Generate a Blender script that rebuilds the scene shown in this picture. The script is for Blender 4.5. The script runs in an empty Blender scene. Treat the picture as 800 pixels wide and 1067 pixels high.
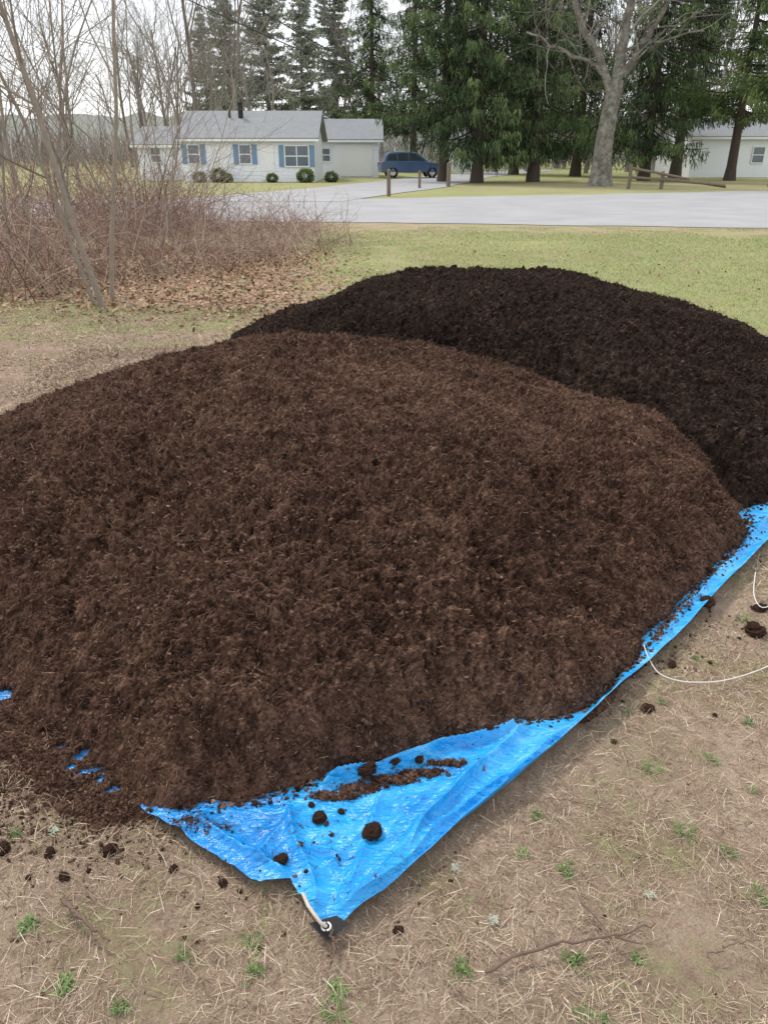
import bpy, math, random
import numpy as np
from mathutils import Vector
rng = np.random.default_rng(7); random.seed(7)
sc = bpy.context.scene
COL = sc.collection
PITCH = math.radians(25.03); CAMH = 1.6; F = 800.0

def G(px, py, z=0.0):
    """bearing survey: where a sight line meets the ground plane"""
    u=(533.5-py)/F; a=(px-400)/F
    y=math.cos(PITCH)+u*math.sin(PITCH); zz=-math.sin(PITCH)+u*math.cos(PITCH)
    t=(z-CAMH)/zz
    return (a*t, y*t)

# ---------------------------------------------------------------- noise
_r = np.random.default_rng(99)
LAT = _r.random((12,256,256)); 
def vnoise(x,y,cell,seed=0):
    x=np.asarray(x)/cell+seed*17.3; y=np.asarray(y)/cell+seed*5.7
    xi=np.floor(x).astype(int); yi=np.floor(y).astype(int)
    fx=x-xi; fy=y-yi; fx=fx*fx*(3-2*fx); fy=fy*fy*(3-2*fy)
    L=LAT[seed%12]; a=L[xi%256,yi%256]; b=L[(xi+1)%256,yi%256]; c=L[xi%256,(yi+1)%256]; d=L[(xi+1)%256,(yi+1)%256]
    return (a*(1-fx)+b*fx)*(1-fy)+(c*(1-fx)+d*fx)*fy
def fbm(x,y,cell,seed=0,o=4):
    s=0;a=1;t=0
    for i in range(o):
        s=s+a*vnoise(x*.866-y*.5,x*.5+y*.866,cell/2**i,seed+i) if i%2 else s+a*vnoise(x,y,cell/2**i,seed+i)
        t+=a; a*=.5
    return s/t
def crumbs(x,y,cell,seed=0):
    X=x/cell+seed*3.1;Y=y/cell+seed*7.7
    xi=np.floor(X).astype(int); yi=np.floor(Y).astype(int); out=np.zeros_like(X)
    for i in (-1,0,1):
        for j in (-1,0,1):
            a=(xi+i)%256;b=(yi+j)%256
            cx=xi+i+LAT[seed%12][a,b]; cy=yi+j+LAT[(seed+3)%12][a,b]; r=.3+.65*LAT[(seed+5)%12][a,b]**1.5
            d2=((X-cx)**2+(Y-cy)**2)/(r*r)
            out=np.maximum(out,r*np.sqrt(np.clip(1-d2,0,1)))
    return out*cell
def sstep(a,b,x):
    t=np.clip((x-a)/(b-a),0,1); return t*t*(3-2*t)
def seg(x,y,a,b):
    a=np.array(a);b=np.array(b);d=b-a;t=np.clip(((x-a[0])*d[0]+(y-a[1])*d[1])/(d@d),0,1)
    return np.hypot(x-a[0]-t*d[0],y-a[1]-t*d[1]),t

# ---------------------------------------------------------------- mesh builder
class MB:
    def __init__(s): s.v=[];s.q=[];s.t=[];s.tone=[];s.n=0
    def add(s,v,q=None,t=None,tone=.5):
        v=np.asarray(v,float).reshape(-1,3)
        if q is not None and len(q): s.q.append(np.asarray(q,int).reshape(-1,4)+s.n)
        if t is not None and len(t): s.t.append(np.asarray(t,int).reshape(-1,3)+s.n)
        s.v.append(v); s.tone.append(np.broadcast_to(np.asarray(tone,float),(len(v),)).copy()); s.n+=len(v)
    def arrays(s):
        return (np.concatenate(s.v),np.concatenate(s.q) if s.q else np.zeros((0,4),int),
                np.concatenate(s.t) if s.t else np.zeros((0,3),int),np.concatenate(s.tone))
    def mesh(s,name,smooth=False,attrs=None):
        v,q,t,tone=s.arrays(); m=bpy.data.meshes.new(name)
        m.vertices.add(len(v)); m.vertices.foreach_set('co',v.astype(np.float32).ravel())
        nl=len(q)*4+len(t)*3; m.loops.add(nl); m.loops.foreach_set('vertex_index',np.concatenate([q.ravel(),t.ravel()]).astype(np.int32))
        m.polygons.add(len(q)+len(t))
        st=np.concatenate([np.arange(len(q))*4,len(q)*4+np.arange(len(t))*3]).astype(np.int32)
        m.polygons.foreach_set('loop_start',st)
        m.update(calc_edges=True); m.validate()
        m.polygons.foreach_set('use_smooth',np.full(len(m.polygons),smooth))
        at={'tone':tone}; at.update(attrs or {})
        for k,a in at.items():
            A=m.attributes.new(k,'FLOAT','POINT'); A.data.foreach_set('value',np.asarray(a,np.float32))
        return m
def obj(name,mesh,mat=None,parent=None,label=None,cat=None,kind=None,group=None,loc=None):
    o=bpy.data.objects.new(name,mesh); COL.objects.link(o)
    if mat and mesh and len(mesh.materials)==0: mesh.materials.append(mat)
    if parent: o.parent=parent
    if label:o['label']=label
    if cat:o['category']=cat
    if kind:o['kind']=kind
    if group:o['group']=group
    if loc is not None:o.location=loc
    return o
def box(mb,x0,x1,y0,y1,z0,z1,tone=.5):
    v=[(x0,y0,z0),(x1,y0,z0),(x1,y1,z0),(x0,y1,z0),(x0,y0,z1),(x1,y0,z1),(x1,y1,z1),(x0,y1,z1)]
    mb.add(v,[(0,3,2,1),(4,5,6,7),(0,1,5,4),(1,2,6,5),(2,3,7,6),(3,0,4,7)],tone=tone)
def boxobj(name,b,mat,parent,bev=0,**k):
    mb=MB(); box(mb,*b); o=obj(name,mb.mesh(name),mat,parent,**k)
    if bev:
        m=o.modifiers.new('b','BEVEL'); m.width=bev; m.segments=2
    return o
def tube(mb,P,R,k=5,tone=.5):
    P=np.asarray(P,float);R=np.broadcast_to(np.asarray(R,float),(len(P),))
    T=np.gradient(P,axis=0); T/=np.linalg.norm(T,axis=1)[:,None]+1e-9
    d=P[-1]-P[0]; ref=np.zeros(3); ref[np.argmin(np.abs(d))]=1
    A=np.cross(T,ref); A/=np.linalg.norm(A,axis=1)[:,None]+1e-9; B=np.cross(T,A)
    an=np.arange(k)*2*math.pi/k
    V=P[:,None]+R[:,None,None]*(A[:,None]*np.cos(an)[None,:,None]+B[:,None]*np.sin(an)[None,:,None])
    n=len(P); i=np.arange(n-1)[:,None]*k; j=np.arange(k)[None]; j2=(j+1)%k
    q=np.stack([i+j,i+j2,i+k+j2,i+k+j],-1).reshape(-1,4)
    mb.add(V.reshape(-1,3),q,tone=tone)
def blades(mb,p,d,up,L,W,bend,tone):
    N=len(p); s=np.cross(d,up); s/=np.linalg.norm(s,axis=1)[:,None]+1e-9
    L=np.broadcast_to(L,(N,))[:,None];W=np.broadcast_to(W,(N,))[:,None];bend=np.broadcast_to(bend,(N,))[:,None]
    m=p+d*L*.5+up*bend*L*.35; e=p+d*L+up*bend*L*0.0
    V=np.stack([p-s*W*.5,p+s*W*.5,m-s*W*.5,m+s*W*.5,e-s*W*.15,e+s*W*.15],1)
    b=np.arange(N)[:,None]*6
    q=np.concatenate([b+np.array([0,1,3,2]),b+np.array([2,3,5,4])])
    mb.add(V.reshape(-1,3),q,tone=np.repeat(np.broadcast_to(tone,(N,)),6))
def runit(N,r=rng):
    v=r.normal(size=(N,3)); return v/np.linalg.norm(v,axis=1)[:,None]
def ico():
    t=(1+5**.5)/2
    v=np.array([(-1,t,0),(1,t,0),(-1,-t,0),(1,-t,0),(0,-1,t),(0,1,t),(0,-1,-t),(0,1,-t),(t,0,-1),(t,0,1),(-t,0,-1),(-t,0,1)],float); v/=np.linalg.norm(v[0])
    f=np.array([(0,11,5),(0,5,1),(0,1,7),(0,7,10),(0,10,11),(1,5,9),(5,11,4),(11,10,2),(10,7,6),(7,1,8),(3,9,4),(3,4,2),(3,2,6),(3,6,8),(3,8,9),(4,9,5),(2,4,11),(6,2,10),(8,6,7),(9,8,1)])
    return v,f
IV,IF=ico()
def lumps(mb,P,S,tone):
    N=len(P); V=IV[None]*(.45+.9*rng.random((N,12,1)))*S[:,None,None]*(np.array([1,1,.75])*(.6+.8*rng.random((N,1,3))))
    a=rng.random(N)*6.28; c=np.cos(a)[:,None];s=np.sin(a)[:,None]
    V=np.stack([V[...,0]*c-V[...,1]*s,V[...,0]*s+V[...,1]*c,V[...,2]],-1)+P[:,None]
    t=(np.arange(N)[:,None,None]*12+IF[None]).reshape(-1,3)
    mb.add(V.reshape(-1,3),t=t,tone=np.repeat(tone,12))
def pip(x,y,poly):
    ins=np.zeros(len(x),bool);n=len(poly)
    for i in range(n):
        x0,y0=poly[i];x1,y1=poly[(i+1)%n]
        c=((y0>y)!=(y1>y)); ins^=c&(x<(x1-x0)*(y-y0)/((y1-y0) if y1!=y0 else 1e-9)+x0)
    return ins

# ---------------------------------------------------------------- materials
def ramp(nt,cols):
    r=nt.nodes.new('ShaderNodeValToRGB'); e=r.color_ramp.elements
    while len(e)<len(cols): e.new(.5)
    for i,(p,c) in enumerate(cols): e[i].position=p; e[i].color=(*c,1)
    return r
def noise(nt,scale,det=4,rough=.6,coord=None):
    n=nt.nodes.new('ShaderNodeTexNoise'); n.inputs['Scale'].default_value=scale;n.inputs['Detail'].default_value=det;n.inputs['Roughness'].default_value=rough
    nt.links.new(coord,n.inputs['Vector']); return n.outputs['Fac']
def mth(nt,op,a,b=None,c=None,clamp=False):
    n=nt.nodes.new('ShaderNodeMath');n.operation=op;n.use_clamp=clamp
    for i,v in enumerate((a,b,c)):
        if v is None: continue
        if isinstance(v,(int,float)): n.inputs[i].default_value=v
        else: nt.links.new(v,n.inputs[i])
    return n.outputs[0]
def base(name):
    m=bpy.data.materials.new(name);m.use_nodes=True;nt=m.node_tree;b=nt.nodes['Principled BSDF']
    tc=nt.nodes.new('ShaderNodeTexCoord').outputs['Object']
    return m,nt,b,tc
def attr(nt,k):
    a=nt.nodes.new('ShaderNodeAttribute');a.attribute_name=k;return a.outputs['Fac']
def bump(nt,b,h,strength,dist):
    n=nt.nodes.new('ShaderNodeBump');n.inputs['Strength'].default_value=strength;n.inputs['Distance'].default_value=dist
    nt.links.new(h,n.inputs['Height']);nt.links.new(n.outputs[0],b.inputs['Normal'])
def tmat(name,cols,rough=.9,ns=30,na=.5,bs=None,bstr=.5,bd=.01,spec=.2,ns2=None,na2=0):
    m,nt,b,tc=base(name)
    f=mth(nt,'MULTIPLY_ADD',noise(nt,ns,5,.65,tc),na,mth(nt,'ADD',attr(nt,'tone'),-na*.5))
    if ns2: f=mth(nt,'ADD',f,mth(nt,'MULTIPLY',mth(nt,'SUBTRACT',noise(nt,ns2,4,.6,tc),.5),na2))
    r=ramp(nt,cols);nt.links.new(f,r.inputs[0]);nt.links.new(r.outputs[0],b.inputs['Base Color'])
    b.inputs['Roughness'].default_value=rough;b.inputs['Specular IOR Level'].default_value=spec
    if bs: bump(nt,b,noise(nt,bs,4,.6,tc),bstr,bd)
    return m
M_mulch=tmat('mulch_brown',[(0,(.014,.008,.0058)),(.33,(.064,.034,.023)),(.6,(.148,.085,.058)),(.85,(.235,.145,.10)),(1,(.42,.30,.21))],.95,90,.8,220,1,.006,.1,ns2=14,na2=.22)
M_mulchd=tmat('mulch_dark',[(0,(.008,.005,.0042)),(.4,(.030,.0185,.0135)),(.7,(.062,.040,.029)),(.88,(.105,.068,.049)),(1,(.22,.155,.11))],.95,70,.8,180,1,.006,.1,ns2=10,na2=.3)
M_straw=tmat('dry_straw',[(0,(.15,.10,.07)),(.4,(.34,.25,.175)),(.75,(.56,.44,.32)),(1,(.78,.67,.52))],.8,20,.2)
M_grass=tmat('grass_blades',[(0,(.40,.33,.20)),(.35,(.29,.295,.13)),(.7,(.18,.25,.08)),(1,(.25,.33,.13))],.7,3,.3)
M_weed=tmat('weed_leaf',[(0,(.09,.15,.045)),(1,(.19,.29,.10))],.6,40,.3)
M_lichen=tmat('pale_rosette',[(0,(.30,.32,.25)),(1,(.46,.48,.38))],.8,40,.3)
M_leaf=tmat('dead_leaf',[(0,(.14,.08,.045)),(.5,(.33,.195,.115)),(1,(.55,.38,.25))],.8,10,.3)
M_cane=tmat('bramble_cane',[(0,(.13,.075,.058)),(.5,(.29,.195,.155)),(1,(.47,.38,.31))],.9,8,.3)
M_barky=tmat('young_bark',[(0,(.12,.10,.08)),(.5,(.26,.225,.185)),(1,(.42,.37,.31))],.9,14,.7,40,.5,.01)
M_maple=tmat('lichen_bark',[(0,(.05,.043,.037)),(.4,(.16,.145,.12)),(.7,(.30,.29,.25)),(1,(.42,.43,.36))],.95,3.5,1.5,14,.8,.08)
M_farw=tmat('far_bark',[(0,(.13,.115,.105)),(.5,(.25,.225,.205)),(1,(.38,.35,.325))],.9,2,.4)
M_spb=tmat('spruce_bark',[(0,(.03,.024,.02)),(1,(.14,.11,.09))],.95,8,.7,20,.6,.03)
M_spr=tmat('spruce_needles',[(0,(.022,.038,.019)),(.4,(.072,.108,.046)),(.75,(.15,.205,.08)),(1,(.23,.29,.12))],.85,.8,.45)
M_pine=tmat('pine_needles',[(0,(.04,.07,.025)),(.5,(.12,.17,.055)),(1,(.23,.29,.10))],.8,.8,.35)
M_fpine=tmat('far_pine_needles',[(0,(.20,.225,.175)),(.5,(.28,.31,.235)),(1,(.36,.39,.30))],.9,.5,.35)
M_clap=tmat('white_clapboard',[(0,(.80,.83,.87)),(1,(.87,.89,.92))],.6,1.5,.4)
M_roof=tmat('grey_shingle',[(0,(.17,.18,.19)),(1,(.32,.33,.34))],.9,3,.7)
M_trim=tmat('white_trim',[(0,(.78,.78,.78)),(1,(.85,.85,.85))],.5,2,.2)
M_shut=tmat('blue_shutter',[(0,(.14,.24,.38)),(1,(.22,.34,.48))],.6,2,.2)
M_wood=tmat('weathered_wood',[(0,(.08,.06,.045)),(1,(.28,.23,.18))],.9,12,.8,30,.5,.01)
M_blk=tmat('black_rubber',[(0,(.012,.012,.013)),(1,(.03,.03,.03))],.6,30,.3)
M_rope=tmat('frayed_rope',[(0,(.35,.27,.2)),(1,(.75,.68,.58))],.9,120,.8,300,.6,.002)
M_cord=tmat('white_cord',[(0,(.55,.54,.5)),(1,(.78,.77,.73))],.7,60,.3)
M_twig=tmat('twig_bark',[(0,(.06,.04,.03)),(1,(.24,.165,.125))],.9,40,.7,80,.5,.002)
M_steel=tmat('grommet_steel',[(0,(.5,.5,.5)),(1,(.8,.8,.8))],.35,40,.2); M_steel.node_tree.nodes['Principled BSDF'].inputs['Metallic'].default_value=.9
def glass(name,c):
    m,nt,b,tc=base(name); r=ramp(nt,[(0,tuple(x*.6 for x in c)),(1,c)]);nt.links.new(noise(nt,1.3,2,.5,tc),r.inputs[0]);nt.links.new(r.outputs[0],b.inputs['Base Color'])
    b.inputs['Roughness'].default_value=.08;b.inputs['Specular IOR Level'].default_value=.8;return m
M_glass=glass('window_glass',(.13,.18,.22)); M_cglass=glass('car_glass',(.05,.06,.07))
M_paint=glass('navy_car_paint',(.07,.13,.25)); M_paint.node_tree.nodes['Principled BSDF'].inputs['Roughness'].default_value=.25
M_lamp=glass('lamp_lens',(.7,.7,.68)); M_red=glass('tail_lens',(.4,.02,.02))
M_wire=tmat('cable_black',[(0,(.02,.02,.02)),(1,(.04,.04,.04))],.6)

def tarpmat():
    m,nt,b,tc=base('blue_poly_tarp')
    mp=nt.nodes.new('ShaderNodeMapping');mp.inputs['Rotation'].default_value=(0,0,-.95);mp.inputs['Scale'].default_value=(.7,2.4,1);nt.links.new(tc,mp.inputs[0])
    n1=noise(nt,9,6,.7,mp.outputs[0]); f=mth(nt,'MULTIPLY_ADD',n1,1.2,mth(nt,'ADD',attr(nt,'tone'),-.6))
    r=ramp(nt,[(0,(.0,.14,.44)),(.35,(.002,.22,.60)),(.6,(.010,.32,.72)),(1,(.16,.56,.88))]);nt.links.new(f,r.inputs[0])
    d=noise(nt,26,6,.75,tc); dm=mth(nt,'MULTIPLY',mth(nt,'SUBTRACT',d,.60,clamp=True),6,clamp=True); dm=mth(nt,'MULTIPLY',dm,attr(nt,'dirt'),clamp=True)
    mx=nt.nodes.new('ShaderNodeMix');mx.data_type='RGBA';nt.links.new(dm,mx.inputs[0]);nt.links.new(r.outputs[0],mx.inputs[6]);mx.inputs[7].default_value=(.04,.025,.018,1)
    nt.links.new(mx.outputs[2],b.inputs['Base Color'])
    b.inputs['Roughness'].default_value=.30;b.inputs['Specular IOR Level'].default_value=.55
    ab=lambda s,de,c:mth(nt,'ABSOLUTE',mth(nt,'SUBTRACT',noise(nt,s,de,.5,c),.5))
    h=mth(nt,'ADD',ab(5,3,mp.outputs[0]),mth(nt,'ADD',mth(nt,'MULTIPLY',ab(18,4,mp.outputs[0]),.5),mth(nt,'MULTIPLY',ab(45,3,tc),.16)))
    bump(nt,b,h,1.0,.035); return m
M_tarp=tarpmat()

def groundmat():
    m,nt,b,tc=base('lawn_and_soil')
    L=nt.links
    nf=noise(nt,150,6,.8,tc); nm=noise(nt,22,6,.75,tc); nl=noise(nt,2.2,5,.65,tc); nx=noise(nt,.35,4,.6,tc)
    f1=mth(nt,'ADD',mth(nt,'MULTIPLY',nf,.7),mth(nt,'MULTIPLY',nm,.8)); f1=mth(nt,'SUBTRACT',f1,.25)
    th=ramp(nt,[(.22,(.145,.095,.066)),(.42,(.305,.22,.158)),(.55,(.43,.33,.245)),(.75,(.60,.49,.38))]);L.new(f1,th.inputs[0])
    so=ramp(nt,[(.22,(.13,.085,.060)),(.5,(.275,.195,.143)),(.78,(.44,.335,.26))]);L.new(f1,so.inputs[0])
    gr=ramp(nt,[(.25,(.135,.145,.06)),(.45,(.245,.265,.11)),(.6,(.325,.335,.15)),(.78,(.48,.42,.27))]);L.new(mth(nt,'ADD',mth(nt,'MULTIPLY',f1,.7),mth(nt,'MULTIPLY',nx,.3)),gr.inputs[0])
    def mask(a,sharp):
        v=mth(nt,'ADD',attr(nt,a),mth(nt,'MULTIPLY',mth(nt,'SUBTRACT',nl,.5),2.5)); v=mth(nt,'ADD',v,mth(nt,'MULTIPLY',mth(nt,'SUBTRACT',nm,.5),1.8))
        return mth(nt,'MULTIPLY_ADD',mth(nt,'SUBTRACT',v,.5),sharp,.5,clamp=True)
    def mix(fa,a,c):
        x=nt.nodes.new('ShaderNodeMix');x.data_type='RGBA';L.new(fa,x.inputs[0]);L.new(a,x.inputs[6]);L.new(c,x.inputs[7]);return x.outputs[2]
    c=mix(mask('soil',2.0),th.outputs[0],so.outputs[0]); c=mix(mask('green',1.6),c,gr.outputs[0])
    L.new(c,b.inputs['Base Color']);b.inputs['Roughness'].default_value=.95;b.inputs['Specular IOR Level'].default_value=.1
    bump(nt,b,f1,.8,.02);return m
M_ground=groundmat()
M_road=tmat('worn_asphalt',[(0,(.19,.19,.195)),(.35,(.30,.30,.305)),(.6,(.35,.35,.355)),(1,(.42,.42,.42))],.9,30,.6,200,.4,.01,ns2=.6,na2=.8)

# ---------------------------------------------------------------- world, sun, camera
w=bpy.data.worlds.new('World');sc.world=w;w.use_nodes=True;nt=w.node_tree;bg=nt.nodes['Background']
sky=nt.nodes.new('ShaderNodeTexSky');sky.sky_type='NISHITA';sky.sun_disc=False;sky.sun_elevation=math.radians(50);sky.sun_rotation=math.radians(-40)
mx=nt.nodes.new('ShaderNodeMix');mx.data_type='RGBA';mx.inputs[0].default_value=.8;nt.links.new(sky.outputs[0],mx.inputs[6]);mx.inputs[7].default_value=(10.2,10.3,10.6,1)
nt.links.new(mx.outputs[2],bg.inputs[0]);bg.inputs[1].default_value=.142
sl=bpy.data.lights.new('sun','SUN');sl.energy=2.8;sl.angle=math.radians(10);sl.color=(1,.95,.88)
so=bpy.data.objects.new('sun',sl);COL.objects.link(so)
el=math.radians(50);az=math.radians(-40)
S=Vector((math.sin(az)*math.cos(el),math.cos(az)*math.cos(el),math.sin(el)));so.rotation_euler=(S).to_track_quat('Z','Y').to_euler();so.location=(0,0,20)
cam=bpy.data.cameras.new('camera');cam.sensor_fit='VERTICAL';cam.sensor_height=36;cam.lens=27.0;cam.clip_end=5000;cam.clip_start=.05
co=bpy.data.objects.new('camera',cam);COL.objects.link(co);co.location=(0,0,CAMH);co.rotation_euler=(math.pi/2-PITCH,0,0);sc.camera=co
sc.view_settings.view_transform='Standard';sc.view_settings.look='None';sc.view_settings.exposure=0

# ---------------------------------------------------------------- piles
AP=[G(140,830),G(50,762),G(-60,680),G(-200,600)]
HOLES=[(46,765,.026,.013),(62,778,.026,.015),(89,784,.042,.016),(91,801,.034,.015),(115,822,.032,.014),(3,722,.036,.024),(74,796,.014,.009),(104,810,.014,.009)]
def holes(x,y):
    m=0*x
    for px,py,sx,sy in HOLES:
        gx,gy=G(px,py,.02);dx=x-gx;dy=y-gy;u_=dx*.9+dy*.43;v_=dy*.9-dx*.43
        q_=np.hypot(u_/sx,v_/sy)+.9*(vnoise(x,y,.012,3)-.5)
        m=np.maximum(m,sstep(1.25,.75,q_))
    return m
def apron(x,y):
    d=np.minimum(np.minimum(seg(x,y,AP[0],AP[1])[0],seg(x,y,AP[1],AP[2])[0]),seg(x,y,AP[2],AP[3])[0])
    g=.048*np.exp(-(d/.130)**3)*sstep(-.58,-.72,x)
    return g+.06*(fbm(x,y,.10,6,4)-.5)*sstep(0,.02,g)-.020
class Pile:
    def __init__(s,c,pts,H,p,q,bumps=(),ap=False):
        s.c=c;s.H=H;s.p=p;s.q=q;s.bumps=bumps;s.ap=ap
        a=[math.atan2(y-c[1],x-c[0]) for x,y in pts];r=[math.hypot(x-c[0],y-c[1]) for x,y in pts]
        o=np.argsort(a);s.a=np.array(a)[o];s.r=np.array(r)[o]
    def rn(s,x,y):
        a=np.arctan2(y-s.c[1],x-s.c[0]);R=np.interp(a,s.a,s.r,period=2*math.pi)
        R=R*(1+.035*(vnoise(x,y,.35,3)-.5)+.03*(vnoise(x,y,.09,4)-.5))
        return np.hypot(x-s.c[0],y-s.c[1])/R,R
    def h(s,x,y):
        r,R=s.rn(x,y);b=s.H*np.clip(1-np.clip(r,0,1)**s.p,0,1)**s.q
        e=sstep(1.0,.90,r)
        for bx,by,sx,sy,hh in s.bumps: b=b+e*hh*np.exp(-((x-bx)/sx)**2-((y-by)/sy)**2)
        b=b+e*(.16*(fbm(x,y,.8,1,3)-.5)+.05*(fbm(x,y,.26,5,3)-.5))
        b=b-.03*sstep(1.0,1.02,r)
        if s.ap:
            b=np.maximum(b,apron(x,y));m=holes(x,y);b=b*(1-m)-.03*m
        return b,r,e
    def full(s,x,y):
        """surface point: base dome pushed out along its own normal by the crumb relief"""
        b,r,e=s.h(x,y);ep=.03
        gx=np.clip((s.h(x+ep,y)[0]-b)/ep,-1.3,1.3);gy=np.clip((s.h(x,y+ep)[0]-b)/ep,-1.3,1.3)
        nl=1/np.sqrt(1+gx*gx+gy*gy)
        d=np.hypot(x-s.c[0],y-s.c[1])
        # noise coordinates follow arc length down the slope (smooth radial profile only)
        k=.55*np.clip(d/1.2,0,1)**2
        X=x+k*(x-s.c[0])*.55;Y=y+k*(y-s.c[1])*.55
        wx=X+.025*(fbm(X,Y,.05,1,2)-.5);wy=Y+.025*(fbm(X,Y,.05,4,2)-.5)
        rough=.50+1.0*vnoise(X,Y,.4,9)
        dt=rough*(.30+.70*e)*(.24*crumbs(wx,wy,.085,1)+.46*crumbs(wx,wy,.038,2)+.66*crumbs(wx,wy,.021,3)+.022*(vnoise(X,Y,.011,6)-.5)+.020*(vnoise(X,Y,.022,8)-.5)-.022)
        dt=dt*np.where((r<1)|(b>.002),1,.2)
        return x-gx*nl*dt,y-gy*nl*dt,b+dt*nl,r
fp=[G(775,545),G(762,570),G(722,612),G(690,652),G(662,688),G(600,738),G(525,758),G(430,780),G(335,812),G(250,836),G(158,838),G(95,800),G(42,750),G(0,710)]
fp+=[(-1.75,2.35),(-2.3,2.9),(-2.5,3.6),(-2.3,4.5),(-1.4,5.3),(-.3,5.5),(.8,5.2),(1.5,4.6),(1.8,3.9)]
P1=Pile((-.35,3.55),fp,.735,2.2,.82,[(-.85,3.6,.45,.7,.055),(.75,3.8,.45,.7,-.055),(1.35,3.5,.22,.4,.035),(-1.9,3.7,.4,.6,-.055),(.35,2.6,.25,.6,.04),(-.35,2.3,.3,.3,-.03),(-1.0,2.6,.3,.4,.02)],True)
bp=[G(778,530),(1.95,3.52),(2.5,3.9),(3.05,4.6),(3.3,5.5),(3.0,6.6),(2.2,7.5),(1.0,7.9),(-.3,7.5),(-1.35,6.7),(-1.7,5.7),(-1.2,4.7),(0,4.0),(1.0,3.7)]
P2=Pile((.9,5.6),bp,.83,2.0,.85,[(.38,5.7,.5,.7,.055),(1.35,5.6,.45,.8,-.035),(-.5,5.8,.3,.6,-.05),(-.9,5.8,.3,.6,.01),(2.4,5.4,.4,.8,.015)])
def piles_r(x,y):
    return np.minimum(P1.rn(x,y)[0],P2.rn(x,y)[0])
def build_pile(P,xs,ys,mat,name,label,nl,nf,other,sz):
    X,Y=np.meshgrid(xs,ys);X=X.ravel();Y=Y.ravel();XX,YY,z,r=P.full(X,Y)
    nx=len(xs);ny=len(ys);i=np.arange(ny-1)[:,None]*nx+np.arange(nx-1)[None];q=np.stack([i,i+1,i+nx+1,i+nx],-1).reshape(-1,4)
    ins=(r<1.02)
    if P.ap: ins|=(apron(X,Y)>-.012)
    keep=ins[q].any(1);q=q[keep]
    used=np.unique(q);mp=np.full(len(X),-1);mp[used]=np.arange(len(used));q=mp[q]
    def tn(X,Y): return .42+.24*(fbm(X,Y,.7,2,3)-.5)+.25*(fbm(X,Y,.14,8,3)-.5)
    jx=rng.uniform(-.0016,.0016,(len(X),3))*(xs[1]-xs[0])/.007
    mb=MB();mb.add((np.stack([XX,YY,z],1)+jx)[used],q,tone=(tn(X,Y)-.05+.35*(vnoise(X,Y,.03,7)-.5)+.12*rng.normal(size=len(X)))[used])
    def pts(n):
        k=n*6;x=rng.uniform(xs[0],xs[-1],k);y=ys[0]+(ys[-1]-ys[0])*rng.random(k)**1.4
        x_,y_,z,r=P.full(x,y);ok=(r<1.03)&(y<P.c[1]+1.3)
        if P.ap: ok|=apron(x,y)>0; 
        if P.ap: ok&=holes(x,y)<.3
        if other is not None: ok&=other.h(x,y)[0]<z
        return np.stack([x_[ok][:n],y_[ok][:n],z[ok][:n]],1)
    p=pts(nl);S=sz*.45*(.45+2.1*rng.random(len(p))**4);p[:,2]-=S*.1;lumps(mb,p,S,np.clip(tn(p[:,0],p[:,1])+.15*rng.normal(size=len(p)),0,1))
    p=pts(nf);d=runit(len(p));d[:,2]=np.abs(d[:,2])*.5;
    d/=np.linalg.norm(d,axis=1)[:,None];up=runit(len(p))*.5+[0,0,.6]
    L=(.005+.026*rng.random(len(p))**2.2)*(sz/.008)**.5;p[:,2]+=.001
    t_=np.clip(tn(p[:,0],p[:,1])+.08+.20*rng.normal(size=len(p))+.4*(rng.random(len(p))<.025),0,1)
    blades(mb,p,d,up,L,(.0008+.0016*rng.random(len(p)))*(sz/.008)**.8,rng.normal(size=len(p))*.6,t_)
    m=mb.mesh(name,False)
    return obj(name,m,mat,label=label,cat='mulch pile',group='mulch heaps on the tarp')
ys=[1.3]
while ys[-1]<5.7: ys.append(ys[-1]+.0050+.0032*max(0,ys[-1]-2))
build_pile(P1,np.arange(-2.7,2.0,.0065),np.array(ys),M_mulch,'mulch_pile','reddish-brown shredded mulch heap spilling onto blue tarp',70000,260000,None,.008)
build_pile(P2,np.arange(-1.9,3.5,.012),np.arange(3.3,8.1,.013),M_mulchd,'mulch_pile','darker damp mulch heap behind the brown one',30000,90000,P1,.012)

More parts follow.
